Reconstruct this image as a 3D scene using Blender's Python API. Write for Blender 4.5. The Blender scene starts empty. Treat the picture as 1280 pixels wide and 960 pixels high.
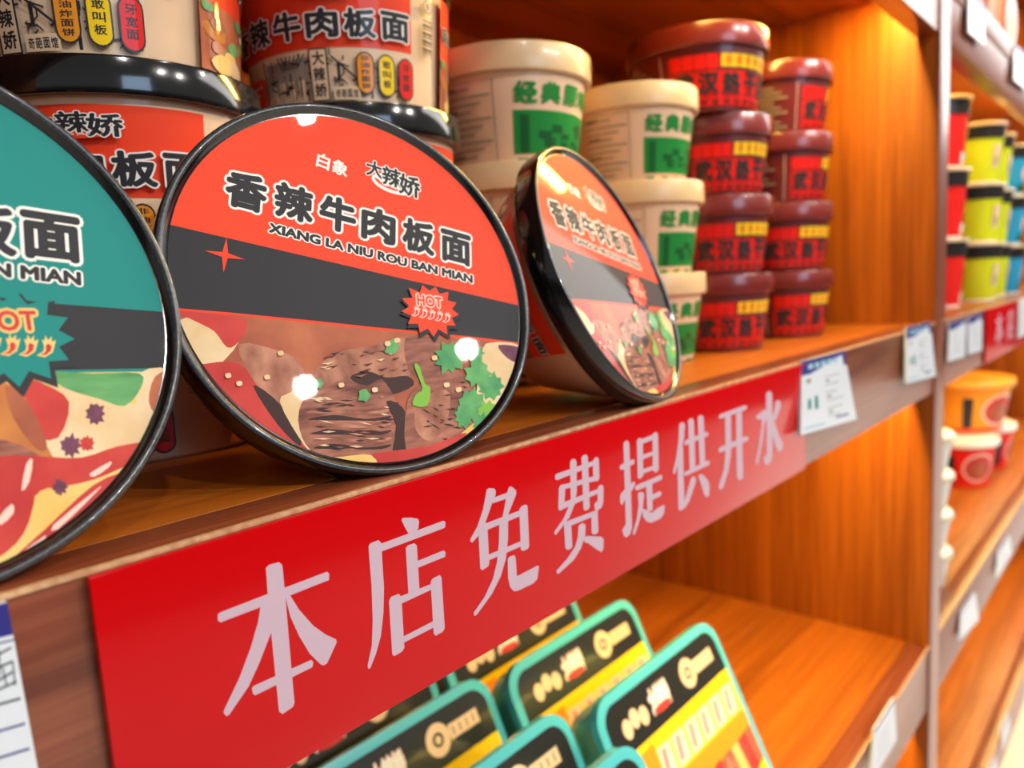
import bpy, bmesh, math, random
import numpy as np
from mathutils import Matrix, Vector
random.seed(7)
SC = bpy.context.scene
COL = SC.collection
PI = math.pi

# ------------------------------------------------------------------ camera
F_PX = 921.2296
CAM = np.array([0.0, -0.2, 0.063784])
def _frame():
    c = np.array([640., 480.]); a = np.array([1476., 314.]) - c; b = np.array([1043., 7622.]) - c
    f = math.sqrt(-(a @ b)); ex = np.array([*a, f]); ex /= np.linalg.norm(ex)
    ez = -np.array([*b, f]); ez /= np.linalg.norm(ez)
    return f, np.stack([ex, np.cross(ez, ex), ez], 1)
F_PX, ROT = _frame()
def ray(x, y):
    v = ROT.T @ np.array([(x-640)/F_PX, (y-480)/F_PX, 1.0]); return v/np.linalg.norm(v)
def hit(x, y, axis, val):
    r = ray(x, y); return CAM + r*((val-CAM[axis])/r[axis])
def project(P):
    q = ROT @ (np.asarray(P)-CAM); return 640+F_PX*q[0]/q[2], 480+F_PX*q[1]/q[2]

# ------------------------------------------------------------------ materials
def lin(c):
    return tuple(((v/255)/12.92 if v/255 <= .04045 else ((v/255+.055)/1.055)**2.4) for v in c)
_M = {}
def M(name, rgb=None, rough=.5, coat=0., metal=0., spec=.5, emit=None, estr=0., noise=0., nscale=60., rgb2=None, bump=0., trans=0., stretch=(1,1,1)):
    if name in _M: return _M[name]
    m = bpy.data.materials.new(name); m.use_nodes = True
    nt = m.node_tree; b = nt.nodes['Principled BSDF']
    col = (*lin(rgb), 1) if rgb else (1,1,1,1)
    b.inputs['Base Color'].default_value = col
    b.inputs['Roughness'].default_value = rough
    b.inputs['Metallic'].default_value = metal
    b.inputs['Specular IOR Level'].default_value = spec
    b.inputs['Coat Weight'].default_value = coat
    b.inputs['Coat Roughness'].default_value = .02
    b.inputs['Transmission Weight'].default_value = trans
    if emit:
        b.inputs['Emission Color'].default_value = (*emit, 1); b.inputs['Emission Strength'].default_value = estr
    if noise or bump:
        tc = nt.nodes.new('ShaderNodeTexCoord'); mp = nt.nodes.new('ShaderNodeMapping')
        mp.inputs['Scale'].default_value = stretch
        nt.links.new(tc.outputs['Object'], mp.inputs['Vector'])
        n = nt.nodes.new('ShaderNodeTexNoise'); n.inputs['Scale'].default_value = nscale; n.inputs['Detail'].default_value = 5
        nt.links.new(mp.outputs['Vector'], n.inputs['Vector'])
        if noise:
            r = nt.nodes.new('ShaderNodeValToRGB')
            r.color_ramp.elements[0].position = .5-noise; r.color_ramp.elements[1].position = .5+noise
            r.color_ramp.elements[0].color = col; r.color_ramp.elements[1].color = (*lin(rgb2), 1)
            nt.links.new(n.outputs['Fac'], r.inputs['Fac']); nt.links.new(r.outputs['Color'], b.inputs['Base Color'])
        if bump:
            bp = nt.nodes.new('ShaderNodeBump'); bp.inputs['Strength'].default_value = bump; bp.inputs['Distance'].default_value = .001
            nt.links.new(n.outputs['Fac'], bp.inputs['Height']); nt.links.new(bp.outputs['Normal'], b.inputs['Normal'])
    _M[name] = m; return m

def wood(name, c1, c2, c3, axis, rough=.3, scale=1.0):
    """laminate with a streaky grain running along one world axis"""
    if name in _M: return _M[name]
    m = bpy.data.materials.new(name); m.use_nodes = True
    nt = m.node_tree; b = nt.nodes['Principled BSDF']; L = nt.links.new
    tc = nt.nodes.new('ShaderNodeTexCoord')
    def layer(sc, det, lo, hi, dist=0.):
        mp = nt.nodes.new('ShaderNodeMapping'); s = [sc*scale]*3; s[axis] = sc*scale*.035
        mp.inputs['Scale'].default_value = s; L(tc.outputs['Object'], mp.inputs['Vector'])
        n = nt.nodes.new('ShaderNodeTexNoise'); n.inputs['Scale'].default_value = 1; n.inputs['Detail'].default_value = det
        n.inputs['Distortion'].default_value = dist
        L(mp.outputs['Vector'], n.inputs['Vector'])
        r = nt.nodes.new('ShaderNodeMapRange'); r.inputs['From Min'].default_value = lo; r.inputs['From Max'].default_value = hi
        L(n.outputs['Fac'], r.inputs['Value']); return r.outputs['Result']
    a = layer(22, 3, .35, .65, .6); d = layer(160, 4, .4, .72)
    mx = nt.nodes.new('ShaderNodeMix'); mx.data_type = 'RGBA'; mx.inputs['A'].default_value = (*lin(c1), 1); mx.inputs['B'].default_value = (*lin(c2), 1)
    L(a, mx.inputs['Factor'])
    m2 = nt.nodes.new('ShaderNodeMix'); m2.data_type = 'RGBA'; m2.inputs['B'].default_value = (*lin(c3), 1)
    ml = nt.nodes.new('ShaderNodeMath'); ml.operation = 'MULTIPLY'; ml.inputs[1].default_value = .6
    L(d, ml.inputs[0]); L(ml.outputs[0], m2.inputs['Factor']); L(mx.outputs['Result'], m2.inputs['A'])
    L(m2.outputs['Result'], b.inputs['Base Color'])
    b.inputs['Roughness'].default_value = rough; b.inputs['Specular IOR Level'].default_value = .55 if 'fascia' in name or 'post' in name else .25
    if 'fascia' in name or 'post' in name: b.inputs['Coat Weight'].default_value = .3; b.inputs['Coat Roughness'].default_value = .22
    _M[name] = m; return m

WX = ((168,87,20),(128,60,10),(194,110,32))
W_top = wood('teak laminate along shelf', *WX, 0, .35)
W_side = wood('teak laminate upright', *WX, 2, .42)
W_fascia = wood('red brown fascia laminate', (138,66,38), (98,42,22), (162,92,60), 0, .3, 1.6)
W_post = wood('red brown post laminate', (138,70,46), (104,48,30), (158,92,66), 2, .3, 1.6)
m_edge = M('worn edge band', (222,180,134), .6, noise=.25, nscale=300, rgb2=(168,112,72))
m_black = M('glossy black plastic', (14,14,15), .13, coat=.6, bump=.12, nscale=60)
m_rim = M('scuffed dark rim plastic', (30,31,34), .3, coat=.3, noise=.15, nscale=900, rgb2=(66,68,70))
m_kraft = M('cream paper board', (226,188,150), .5, coat=.25)
m_cream_lid = M('beige plastic lid', (222,188,140), .35, coat=.3)
m_maroon = M('maroon plastic lid', (112,34,28), .25, coat=.5)
m_maroon_body = M('maroon paper board', (104,22,18), .4, coat=.4)
m_red = M('print red', (238,66,30), .55, spec=.2, coat=.3)
m_red2 = M('print bright red', (228,24,14), .55, spec=.2, coat=.3)
m_ink = M('print black', (42,41,45), .55, spec=.2, coat=.3)
m_white = M('print white', (240,236,226), .55, spec=.2, coat=.3)
m_paper = M('print paper', (232,200,164), .55, spec=.2, coat=.3)
m_grey = M('print grey', (150,138,122), .55, spec=.2, coat=.3)
m_teal = M('print teal', (8,130,122), .55, spec=.2, coat=.3)
m_green = M('print green', (20,128,48), .55, spec=.2, coat=.3)
m_greend = M('print dark green', (8,84,34), .55, spec=.2, coat=.3)
m_orange = M('print orange', (240,150,30), .55, spec=.2, coat=.3)
m_yellow = M('print yellow', (246,206,20), .55, spec=.2, coat=.3)
m_pink = M('print pale pink', (238,200,184), .55, spec=.2, coat=.3)
m_lblue = M('print pale blue', (150,190,205), .55, spec=.2, coat=.3)
m_navy = M('print navy', (44,42,120), .55, spec=.2, coat=.3)
m_card = M('card white', (214,218,222), .4, coat=.3)
m_meat = M('print meat', (92,42,34), .55, spec=.2, coat=.3, noise=.22, nscale=130, rgb2=(190,122,98), stretch=(.5,2.2,1))
m_meat2 = M('print meat light', (122,62,48), .55, spec=.2, coat=.3, noise=.22, nscale=90, rgb2=(206,142,112), stretch=(1.4,1,1))
m_meatd = M('print meat gap', (60,34,30), .55, spec=.2, coat=.3)
m_chili = M('print chili', (176,36,36), .55, spec=.2, coat=.3, noise=.25, nscale=45, rgb2=(216,76,64))
m_noodle = M('print noodle', (216,174,118), .55, spec=.2, coat=.3, noise=.25, nscale=55, rgb2=(238,212,172))
m_nyel = M('print noodle yellow', (230,178,84), .55, spec=.2, coat=.3, noise=.25, nscale=60, rgb2=(238,206,130))
m_soup = M('print soup', (140,62,44), .55, spec=.2, coat=.3, noise=.25, nscale=50, rgb2=(196,112,76))
m_herb = M('print herb', (58,140,86), .55, spec=.2, coat=.3, noise=.2, nscale=140, rgb2=(112,176,104))
m_lime = M('print scallion', (126,182,66), .55, spec=.2, coat=.3)
m_veg = M('print green vegetable', (52,128,72), .55, spec=.2, coat=.3, noise=.2, nscale=70, rgb2=(120,178,110), stretch=(.5,2,1))
m_tofu = M('print tofu', (216,140,64), .55, spec=.2, coat=.3, noise=.25, nscale=70, rgb2=(170,92,50))
m_sepia = M('print pepper purple', (128,70,96), .55, spec=.2, coat=.3, noise=.2, nscale=200, rgb2=(90,44,60))
m_signred = M('red acrylic', (196,6,12), .12, coat=.05, spec=.22)
m_signwhite = M('sign lettering', (196,168,180), .5, spec=.2)
m_tray = M('teal plastic', (84,190,200), .25, coat=.4)
m_lampw = M('lamp diffuser', (255,255,255), emit=(1,1,1), estr=1)

# ------------------------------------------------------------------ object helpers
def link(name, me, mats, parent=None, smooth=40):
    for m in (mats if isinstance(mats, (list, tuple)) else [mats]): me.materials.append(m)
    o = bpy.data.objects.new(name, me); COL.objects.link(o)
    if parent: o.parent = parent
    if smooth:
        me.polygons.foreach_set('use_smooth', [True]*len(me.polygons)); me.set_sharp_from_angle(angle=math.radians(smooth))
    return o
def from_bm(name, bm, mats, parent=None, smooth=40):
    me = bpy.data.meshes.new(name); bmesh.ops.recalc_face_normals(bm, faces=bm.faces); bm.to_mesh(me); bm.free()
    return link(name, me, mats, parent, smooth)
def tag(o, label, cat, group=None):
    o['label'] = label; o['category'] = cat
    if group: o['group'] = group
    return o
def thing(name, label, cat, loc=(0,0,0), rot=None, group=None, scale=(1,1,1)):
    o = bpy.data.objects.new(name, None); COL.objects.link(o); o.empty_display_size = .02
    if rot is None: rot = Matrix.Identity(3)
    o.matrix_world = Matrix.Translation(loc) @ rot.to_4x4() @ Matrix.Diagonal((*scale, 1))
    return tag(o, label, cat, group)
def dup(root, label, loc, rot=None, scale=(1,1,1), group=None):
    r = root.copy(); COL.objects.link(r)
    if rot is None: rot = Matrix.Identity(3)
    r.matrix_world = Matrix.Translation(loc) @ rot.to_4x4() @ Matrix.Diagonal((*scale, 1))
    r['label'] = label
    if group: r['group'] = group
    for ch in list(root.children):
        c = ch.copy(); COL.objects.link(c); c.parent = r; c.matrix_parent_inverse = ch.matrix_parent_inverse
        for g in list(ch.children):
            d = g.copy(); COL.objects.link(d); d.parent = c
    return r
def rz(a): return Matrix.Rotation(a, 3, 'Z')
def box(bm, x0, x1, y0, y1, z0, z1, bev=0.):
    r = bmesh.ops.create_cube(bm, size=1.0, matrix=Matrix.Translation(((x0+x1)/2, (y0+y1)/2, (z0+z1)/2)) @ Matrix.Diagonal((x1-x0, y1-y0, z1-z0, 1)))
    if bev:
        es = list({e for v in r['verts'] for e in v.link_edges})
        bmesh.ops.bevel(bm, geom=es, offset=bev, segments=2, affect='EDGES', profile=.6)
def box_obj(name, dims, mat, parent=None, bev=.001):
    bm = bmesh.new(); box(bm, *dims, bev); return from_bm(name, bm, mat, parent)
def lathe(profile, segs):
    bm = bmesh.new(); rings = []
    for r, z in profile:
        if r < 1e-6: rings.append([bm.verts.new((0, 0, z))])
        else: rings.append([bm.verts.new((r*math.cos(2*PI*i/segs), r*math.sin(2*PI*i/segs), z)) for i in range(segs)])
    for a, b in zip(rings, rings[1:]):
        for i in range(segs):
            j = (i+1) % segs
            if len(a) == 1: bm.faces.new((a[0], b[i], b[j]))
            elif len(b) == 1: bm.faces.new((a[i], a[j], b[0]))
            else: bm.faces.new((a[i], a[j], b[j], b[i]))
    return bm

# ------------------------------------------------------------------ lettering
_T = {}
def text_polys(s, offset=0.):
    """polygons of a line of text in a box 0..1 high (by glyph bounds) -> polys, aspect"""
    k = (s, offset)
    if k in _T: return _T[k]
    cu = bpy.data.curves.new('t', 'FONT'); cu.body = s; cu.size = 1; cu.offset = offset; cu.resolution_u = 3
    o = bpy.data.objects.new('t', cu); COL.objects.link(o)
    dg = bpy.context.evaluated_depsgraph_get(); me = o.evaluated_get(dg).to_mesh()
    vs = [(v.co.x, v.co.y) for v in me.vertices]
    ps = [[vs[i] for i in p.vertices] for p in me.polygons]
    o.evaluated_get(dg).to_mesh_clear(); bpy.data.objects.remove(o); bpy.data.curves.remove(cu)
    if not vs: return [], (0, 1, 0, 1)
    xs = [v[0] for v in vs]; ys = [v[1] for v in vs]
    _T[k] = (ps, (min(xs), max(xs), min(ys), max(ys))); return _T[k]

def smooth_closed(pts, n=4):
    P = np.array(pts, float); out = []
    for i in range(len(P)):
        p0, p1, p2, p3 = P[i-1], P[i], P[(i+1) % len(P)], P[(i+2) % len(P)]
        for t in np.linspace(0, 1, n, endpoint=False):
            out.append(tuple(.5*((2*p1)+(p2-p0)*t+(2*p0-5*p1+4*p2-p3)*t*t+(3*p1-p0-3*p2+p3)*t**3)))
    return out
def clip_disc(poly, r, n=96):
    for i in range(n):
        a0 = 2*PI*i/n; nx, ny = math.cos(a0), math.sin(a0); d = r*math.cos(PI/n)
        out = []
        for j in range(len(poly)):
            p, q = poly[j-1], poly[j]; dp = p[0]*nx+p[1]*ny-d; dq = q[0]*nx+q[1]*ny-d
            if (dp <= 0) != (dq <= 0):
                t = dp/(dp-dq); out.append((p[0]+(q[0]-p[0])*t, p[1]+(q[1]-p[1])*t))
            if dq <= 0: out.append(q)
        poly = out
        if len(poly) < 3: return []
    return poly
class Print:
    """flat artwork: coloured shapes in layers on one surface, built as one mesh"""
    def __init__(s, bold=8): s.polys = []; s.mats = []; s.layer = 0; s.bold = bold
    def mi(s, m):
        if m not in s.mats: s.mats.append(m)
        return s.mats.index(m)
    def poly(s, pts, m, layer=None, smooth=0, disc=None):
        if smooth: pts = smooth_closed(pts, smooth)
        if disc: pts = clip_disc(pts, disc)
        if len(pts) < 3: return
        if layer is None: s.layer += 1; layer = s.layer
        s.polys.append((list(pts), s.mi(m), layer))
    def up(s): s.layer += 1
    def rect(s, x0, y0, x1, y1, m, layer=None): s.poly([(x0,y0),(x1,y0),(x1,y1),(x0,y1)], m, layer)
    def disc(s, x, y, rx, ry, m, n=20, layer=None): s.poly([(x+rx*math.cos(2*PI*i/n), y+ry*math.sin(2*PI*i/n)) for i in range(n)], m, layer)
    def pill(s, x0, y0, x1, y1, m, r=.3, asp=15.):
        w, h = x1-x0, y1-y0; a = min(w, h/asp)*r; c = a*asp
        pts = []
        for cx, cy, st in ((x1-a, y1-c, 0), (x0+a, y1-c, 90), (x0+a, y0+c, 180), (x1-a, y0+c, 270)):
            for k in range(5):
                t = math.radians(st+k*22.5); pts.append((cx+a*math.cos(t), cy+c*math.sin(t)))
        s.poly(pts, m)
    def star(s, x, y, ro, ri, n, m, ang=0., sy=1., jit=0.):
        pts = []
        for i in range(2*n):
            r = (ro if i % 2 == 0 else ri)*(1+(random.random()-.5)*jit*(i % 2 == 0)); a = ang+PI*i/n
            pts.append((x+r*math.cos(a), y+r*math.sin(a)*sy))
        s.poly(pts, m)
    def text(s, t, x, y, w, h, m, off=0., ang=0., outline=None, ooff=.05, shear=0.):
        """text fitted into a w x h box centred on x, y"""
        ps, bb = text_polys(t)
        bx, by = (bb[0]+bb[1])/2, (bb[2]+bb[3])/2; gw, gh = bb[1]-bb[0], bb[3]-bb[2]
        if off: gw += 2*off; gh += 2*off
        sx, sy = w/gw, h/gh; ca, sa = math.cos(ang), math.sin(ang)
        def put(r, mm, n):
            s.layer += 1; mi = s.mi(mm)
            for k in range(n):
                ox, oy = (r*math.cos(2*PI*k/n), r*math.sin(2*PI*k/n)) if r else (0, 0)
                for p in ps:
                    q = [((a+ox-bx)*sx+shear*(b-by)*sy, (b+oy-by)*sy) for a, b in p]
                    s.polys.append(([(x+a*ca-b*sa, y+a*sa+b*ca) for a, b in q], mi, s.layer+k*.085))
        if outline: put(off+ooff, outline, 12)
        if off: put(off, m, s.bold)
        else: put(0, m, 1)
    def build(s, name, fn, parent=None, ustep=None, dz=1.2e-5):
        bm = bmesh.new()
        lay = bm.faces.layers.float.new('lay')
        for pts, mi, layer in s.polys:
            try:
                f = bm.faces.new([bm.verts.new((p[0], p[1], 0)) for p in pts])
            except ValueError: continue
            f.material_index = mi; f[lay] = layer
        for f in bm.faces:
            if f.normal.z == 0: f.normal_update()
        bm.normal_update()
        bmesh.ops.reverse_faces(bm, faces=[f for f in bm.faces if f.normal.z < 0])
        bmesh.ops.triangulate(bm, faces=[f for f in bm.faces if len(f.verts) > 4])
        if ustep:
            xs = [v.co.x for v in bm.verts]; u = min(xs)+ustep
            while u < max(xs):
                bmesh.ops.bisect_plane(bm, geom=bm.verts[:]+bm.edges[:]+bm.faces[:], plane_co=(u,0,0), plane_no=(1,0,0)); u += ustep
        for v in bm.verts:
            ly = v.link_faces[0][lay] if v.link_faces else 0
            v.co = fn(v.co.x, v.co.y, (ly+1)*dz)
        bm.normal_update()
        me = bpy.data.meshes.new(name); bm.to_mesh(me); bm.free()
        return link(name, me, s.mats, parent, 0)

# ------------------------------------------------------------------ the shelving
shelving = thing('display_shelving', 'long teak wood display shelving with brown fascias and hidden warm light strips', 'shelving unit', (0, 0, -1.14))
def SP(name, dims, mat, parent=shelving, bev=.0008):
    x0,x1,y0,y1,z0,z1 = dims; off = 1.14
    return box_obj(name, (x0,x1,y0,y1,z0+off,z1+off), mat, parent, bev)
m_led = M('warm light strip', (255,220,170), emit=(1.0, .7, .15), estr=185)
m_led2 = M('warm light strip dimmer', (255,220,170), emit=(1.0, .7, .2), estr=75)
XS = ((-.45, .9215), (.9665, 2.5))
DEPTH = .42
for bi, (x0, x1) in enumerate(XS):
    SP('back_panel', (x0-.02, x1+.02, DEPTH, DEPTH+.012, -1.14, .78), W_side)
    for zt in (.385, 0., -.38, -.765, .765):
        b = SP('shelf_board', (x0, x1, .0224, DEPTH, zt-.028, zt), W_top)
        xl = x0+.02 if bi else x1-.45
        SP('fascia', (x0, x1, 0, .022, zt-.078, zt), W_fascia, b)
        SP('edge_band', (x0, x1, -.0012, .0012, zt-.001, zt+.0004), m_edge, b, .0002)
        if zt > .3:
            SP('groove_strip', (x0, x1, -.0015, 0, zt-.03, zt-.001), W_fascia, b, .0006)
        bm = bmesh.new(); q = [bm.verts.new((x, y, zt-.0283+1.14)) for x, y in ((xl,.025),(xl,.036),(x1-.003,.036),(x1-.003,.025))]; bm.faces.new(q)
        from_bm('light_strip', bm, m_led2 if bi else m_led, b, 0)
for xa, xb in ((-.47, -.45), (.9215, .9435), (.9445, .9665), (2.5, 2.52)):
    SP('side_panel', (xa, xb, .0005, DEPTH, -1.14, .785), W_side)
SP('post_trim', (.9215, .9665, -.0015, .0005, -1.14, .785), W_post)

# ------------------------------------------------------------------ red acrylic sign
sign = thing('acrylic_sign', 'long glossy red acrylic sign with pale hand-cut Chinese characters along the near shelf edge', 'sign', (.293, 0, -.0393))
SX0, SX1, SZ0, SZ1 = .0574, .5287, -.0776, -.0009
bm = bmesh.new(); box(bm, SX0-.293, SX1-.293, -.0038, -.0013, SZ0+.0393, SZ1+.0393, .0006); from_bm('panel', bm, m_signred, sign)
GLY = [
 (260,690,.21875,[[(330,90),(350,72),(405,58),(424,75),(440,240),(478,690),(494,860),(485,885),(425,926),(405,910),(360,460),(340,230)],
  [(55,358),(68,345),(340,240),(435,205),(680,112),(692,125),(690,160),(470,247),(300,315),(70,402),(56,390)],
  [(300,310),(400,240),(400,330),(360,460),(290,640),(230,770),(120,930),(105,938),(88,920),(92,900),(180,715),(245,540),(285,400)],
  [(440,255),(468,247),(520,330),(600,420),(670,470),(730,498),(735,515),(680,635),(660,648),(640,640),(580,580),(520,480),(470,370)],
  [(250,775),(262,763),(590,615),(600,630),(595,658),(270,818),(255,810)]]),
 (450,640,.20833,[[(248,50),(255,35),(300,33),(345,40),(354,55),(350,95),(335,125),(292,132),(270,95)],
  [(125,190),(500,52),(512,60),(510,92),(495,100),(120,240)],
  [(50,205),(60,188),(110,168),(127,185),(133,300),(143,450),(140,600),(125,740),(95,850),(60,938),(48,940),(45,920),(70,800),(75,650),(68,440),(55,280)],
  [(273,215),(285,200),(325,187),(340,200),(356,470),(290,500)],[(340,295),(500,230),(512,240),(510,268),(345,335)],
  [(172,535),(185,508),(232,490),(247,510),(265,815),(250,838),(205,864),(192,855)],[(235,508),(440,425),(440,460),(235,555)],
  [(422,420),(432,400),(475,377),(487,390),(507,695),(495,718),(452,742),(440,730)],[(255,748),(445,650),(445,690),(258,785)]]),
 (580,600,.18229,[[(155,65),(170,55),(205,58),(217,72),(215,105),(190,165),(150,280),(100,380),(55,430),(42,420),(45,400),(90,320),(130,200)],
  [(205,120),(300,85),(300,125),(195,160)],[(298,75),(310,45),(325,45),(355,70),(358,95),(320,190),(295,255),(262,260),(285,140)],
  [(95,310),(150,290),(160,330),(172,570),(165,592),(125,618),(110,608)],[(140,300),(390,205),(390,245),(150,345)],
  [(378,200),(392,180),(420,167),(434,178),(445,450),(438,470),(405,487),(388,478)],[(165,512),(390,418),(390,455),(170,550)],
  [(240,290),(300,268),(300,400),(285,540),(250,660),(190,780),(85,925),(68,932),(65,908),(140,800),(195,680),(225,560),(238,420)],
  [(297,540),(310,525),(340,515),(352,530),(360,655),(370,655),(505,585),(512,595),(500,680),(470,710),(370,758),(340,762),(315,735),(300,670)]]),
 (685,560,.16667,[[(165,100),(185,80),(205,85),(213,105),(215,330),(200,420),(160,520),(60,650),(48,650),(48,625),(110,540),(150,450),(170,380)],
  [(250,70),(270,50),(290,52),(298,70),(312,440),(300,462),(275,470),(265,455)],[(50,212),(60,195),(370,85),(370,120),(70,240),(55,238)],
  [(335,100),(350,72),(370,68),(380,85),(384,225),(375,245),(350,250),(338,235)],[(100,278),(375,203),(375,240),(110,312)],
  [(80,300),(92,278),(115,272),(128,290),(120,440),(105,465),(85,470),(75,455)],[(90,418),(400,295),(405,328),(100,462)],
  [(370,300),(385,278),(405,275),(415,295),(412,410),(400,445),(375,465),(350,465),(345,420),(370,395)],
  [(110,560),(370,462),(370,500),(125,600)],[(115,560),(170,545),(180,735),(170,755),(145,765),(128,750)],
  [(322,480),(370,480),(375,625),(362,645),(335,648),(325,635)],
  [(225,585),(245,565),(268,565),(280,580),(275,660),(245,750),(190,840),(80,940),(65,945),(60,920),(140,830),(200,740),(222,660)],
  [(265,670),(290,660),(400,665),(415,685),(412,760),(398,780),(370,765),(300,715),(270,705)]]),
 (768,530,.15625,[[(72,155),(90,132),(108,135),(118,155),(130,480),(140,830),(125,880),(95,908),(75,895),(62,850),(90,800),(85,600),(80,450)],
  [(40,345),(52,325),(150,282),(160,295),(158,318),(60,368),(45,362)],[(45,570),(60,545),(150,460),(168,475),(140,530),(80,610),(60,650),(45,630)],
  [(178,135),(195,110),(212,115),(225,140),(230,410),(205,440),(185,430)],[(205,125),(320,80),(320,120),(215,162)],
  [(303,85),(320,65),(338,68),(347,85),(353,360),(335,388),(312,380),(305,360)],[(215,250),(320,215),(320,245),(220,285)],
  [(215,365),(320,330),(325,360),(220,400)],[(160,510),(175,490),(370,405),(383,420),(375,445),(185,530),(165,525)],
  [(250,490),(300,470),(303,690),(262,700)],[(290,570),(360,535),(373,548),(368,575),(295,610)],
  [(185,555),(200,545),(225,545),(235,560),(222,690),(190,800),(160,885),(145,885),(145,865),(175,760),(190,650)],
  [(220,680),(240,680),(270,700),(300,710),(330,680),(390,645),(400,660),(390,725),(360,760),(290,790),(255,780),(225,740)]]),
 (836,510,.140625,[[(92,150),(105,128),(130,128),(143,150),(135,260),(110,400),(55,585),(40,585),(38,560),(65,440),(85,300)],
  [(80,340),(125,340),(130,600),(138,830),(195,630),(215,605),(240,625),(235,670),(180,830),(140,890),(105,912),(85,900),(78,600)],
  [(138,305),(150,285),(330,212),(350,220),(348,248),(150,330),(138,325)],[(170,115),(190,90),(210,92),(222,115),(235,540),(185,545)],
  [(255,85),(275,63),(295,65),(308,85),(322,500),(275,510)],[(130,575),(345,465),(362,475),(358,505),(145,605)],
  [(260,605),(280,585),(310,600),(350,650),(360,690),(355,775),(335,795),(315,775),(285,680)]]),
 (890,495,.1302,[[(62,200),(78,175),(310,90),(335,95),(335,120),(310,140),(90,215),(70,215)],
  [(125,190),(180,180),(182,440),(180,560),(155,720),(105,880),(80,900),(62,880),(75,830),(115,700),(128,560),(128,400)],
  [(230,170),(285,150),(290,500),(297,780),(280,805),(250,800),(238,780)],[(60,515),(75,492),(325,385),(348,395),(345,420),(320,440),(85,540),(65,535)]]),
 (938,480,.11458,[[(170,110),(190,80),(220,82),(235,110),(240,400),(235,800),(215,860),(180,885),(155,870),(145,810),(180,760),(178,500)],
  [(58,360),(75,340),(150,280),(180,290),(175,370),(150,440),(135,600),(85,850),(65,880),(55,860),(90,680),(120,480),(125,390),(75,385)],
  [(275,190),(300,172),(330,195),(325,260),(280,380),(240,440),(235,370),(260,290)],
  [(235,420),(260,410),(310,560),(350,640),(355,680),(330,735),(300,735),(270,670),(240,560)]]),
]
pr = Print(); SIGN2D = []
for ox, oy, s, strokes in GLY:
    g = []
    for k, st in enumerate(strokes):
        pts = []
        for a, b in st:
            P = hit(ox+a*s, oy+b*s, 1, -.0038); pts.append((P[0]-.293, P[2]+.0393))
        pr.poly(pts, m_signwhite, layer=k); g.append(pts)
    SIGN2D.append(g)
pr.build('lettering', lambda u, v, d: (u, -.00385-d, v), sign)

# ------------------------------------------------------------------ bowls on their side with printed lids
def pose(th, ph):
    n = np.array([math.cos(ph)*math.cos(th), math.cos(ph)*math.sin(th), math.sin(ph)])
    u = np.cross([0,0,1.], n); u /= np.linalg.norm(u); v = np.cross(n, u); return n, u, v
LR, LH, LB = .072, .076, .0445          # lid radius, height, base radius
RIMZ = LH
LABR = .0676
def bowl_parts(root, R, H, B, lid_h, body_mat, lid_mat, rim_mat, segs=96, inset=.0045):
    t = R-inset
    body = lathe([(0, .003), (B-.004, .003), (B-.0035, 0), (B-.001, 0), (B, .001), (B+(t-B)*.5, (H-lid_h)*.5), (t, H-lid_h), (t, H-lid_h+.004), (0, H-lid_h+.004)], segs)
    from_bm('bowl', body, body_mat, root, 30)
    lid = lathe([(t+.0006, H-lid_h), (R-.0007, H-lid_h), (R-.0002, H-lid_h+.0006), (R, H-lid_h+.002), (R, H-.0012), (R-.0004, H-.0003), (R-.0012, H), (R-.0022, H-.0002), (R-.003, H-.001), (R-.0040, H-.0026), (0, H-.0026)], segs)
    lo = from_bm('lid', lid, lid_mat, root, 25)
    return lo
def lying_bowl(name, label, cc, th, ph, r, spin=0., zs=1.):
    n, u, v = pose(th, ph); s = r/LR
    if spin:
        u, v = u*math.cos(spin)+v*math.sin(spin), v*math.cos(spin)-u*math.sin(spin)
    rot = Matrix((u, v, n)).transposed()
    base = np.array(cc)-n*LH*s*zs
    return base, rot, (s, s, s*zs), n, u, v
class LidMap:
    """photo pixel -> lid-plane coordinates in lid radii"""
    def __init__(s, cc, th, ph, r): s.c = np.array(cc); s.n, s.u, s.v = pose(th, ph); s.r = r
    def __call__(s, x, y):
        d = ray(x, y); P = CAM+d*(((s.c-CAM) @ s.n)/(d @ s.n))-s.c
        return (P @ s.u)/s.r*LR, (P @ s.v)/s.r*LR
D = math.radians
P1 = ((.0288, .0262, .0690), D(-89.0), D(16.5), .0720)
P2 = ((.17467, .02885, .07033), D(-100.79), D(19.56), .07464)
P3 = ((.3377, .0265, .0700), D(-77.2), D(21.3), .0742)

def char_row(pr, lm, chars, size, m, outline, off, ooff, ang):
    for ch, x, y in chars:
        a, b = lm(x, y); pr.text(ch, a, b, size[0], size[1], m, off, ang, outline, ooff)
def logo(pr, a, b, w, ang, m_in=m_ink, m_out=m_white):
    ca, sa = math.cos(ang), math.sin(ang)
    def loc(x, y): return a+w*(x*ca-y*sa), b+w*(x*sa+y*ca)
    for x, y, rx, ry in ((0,-.1,.38,.17), ):
        pr.poly([loc(x+rx*math.cos(t), y+ry*math.sin(t)) for t in np.linspace(0, 2*PI, 25)[:-1]], m_white)
    pr.poly([loc(.33*math.cos(t), -.07+.14*math.sin(t)) for t in np.linspace(PI, 2*PI, 14)]+[loc(.25*math.cos(t), -.09+.06*math.sin(t)) for t in np.linspace(2*PI, PI, 10)], m_red)
    for ch, x, y, sz in (('大', -.33, .08, .3), ('辣', -.02, .03, .36), ('娇', .3, -.03, .4)):
        p = loc(x, y); pr.text(ch, p[0], p[1], w*sz, w*sz*1.02, m_in, .03, ang, m_out, .05)
    p = loc(0, -.155); pr.text('da la jiao', p[0], p[1], w*.32, w*.055, m_white, .02, ang)
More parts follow.
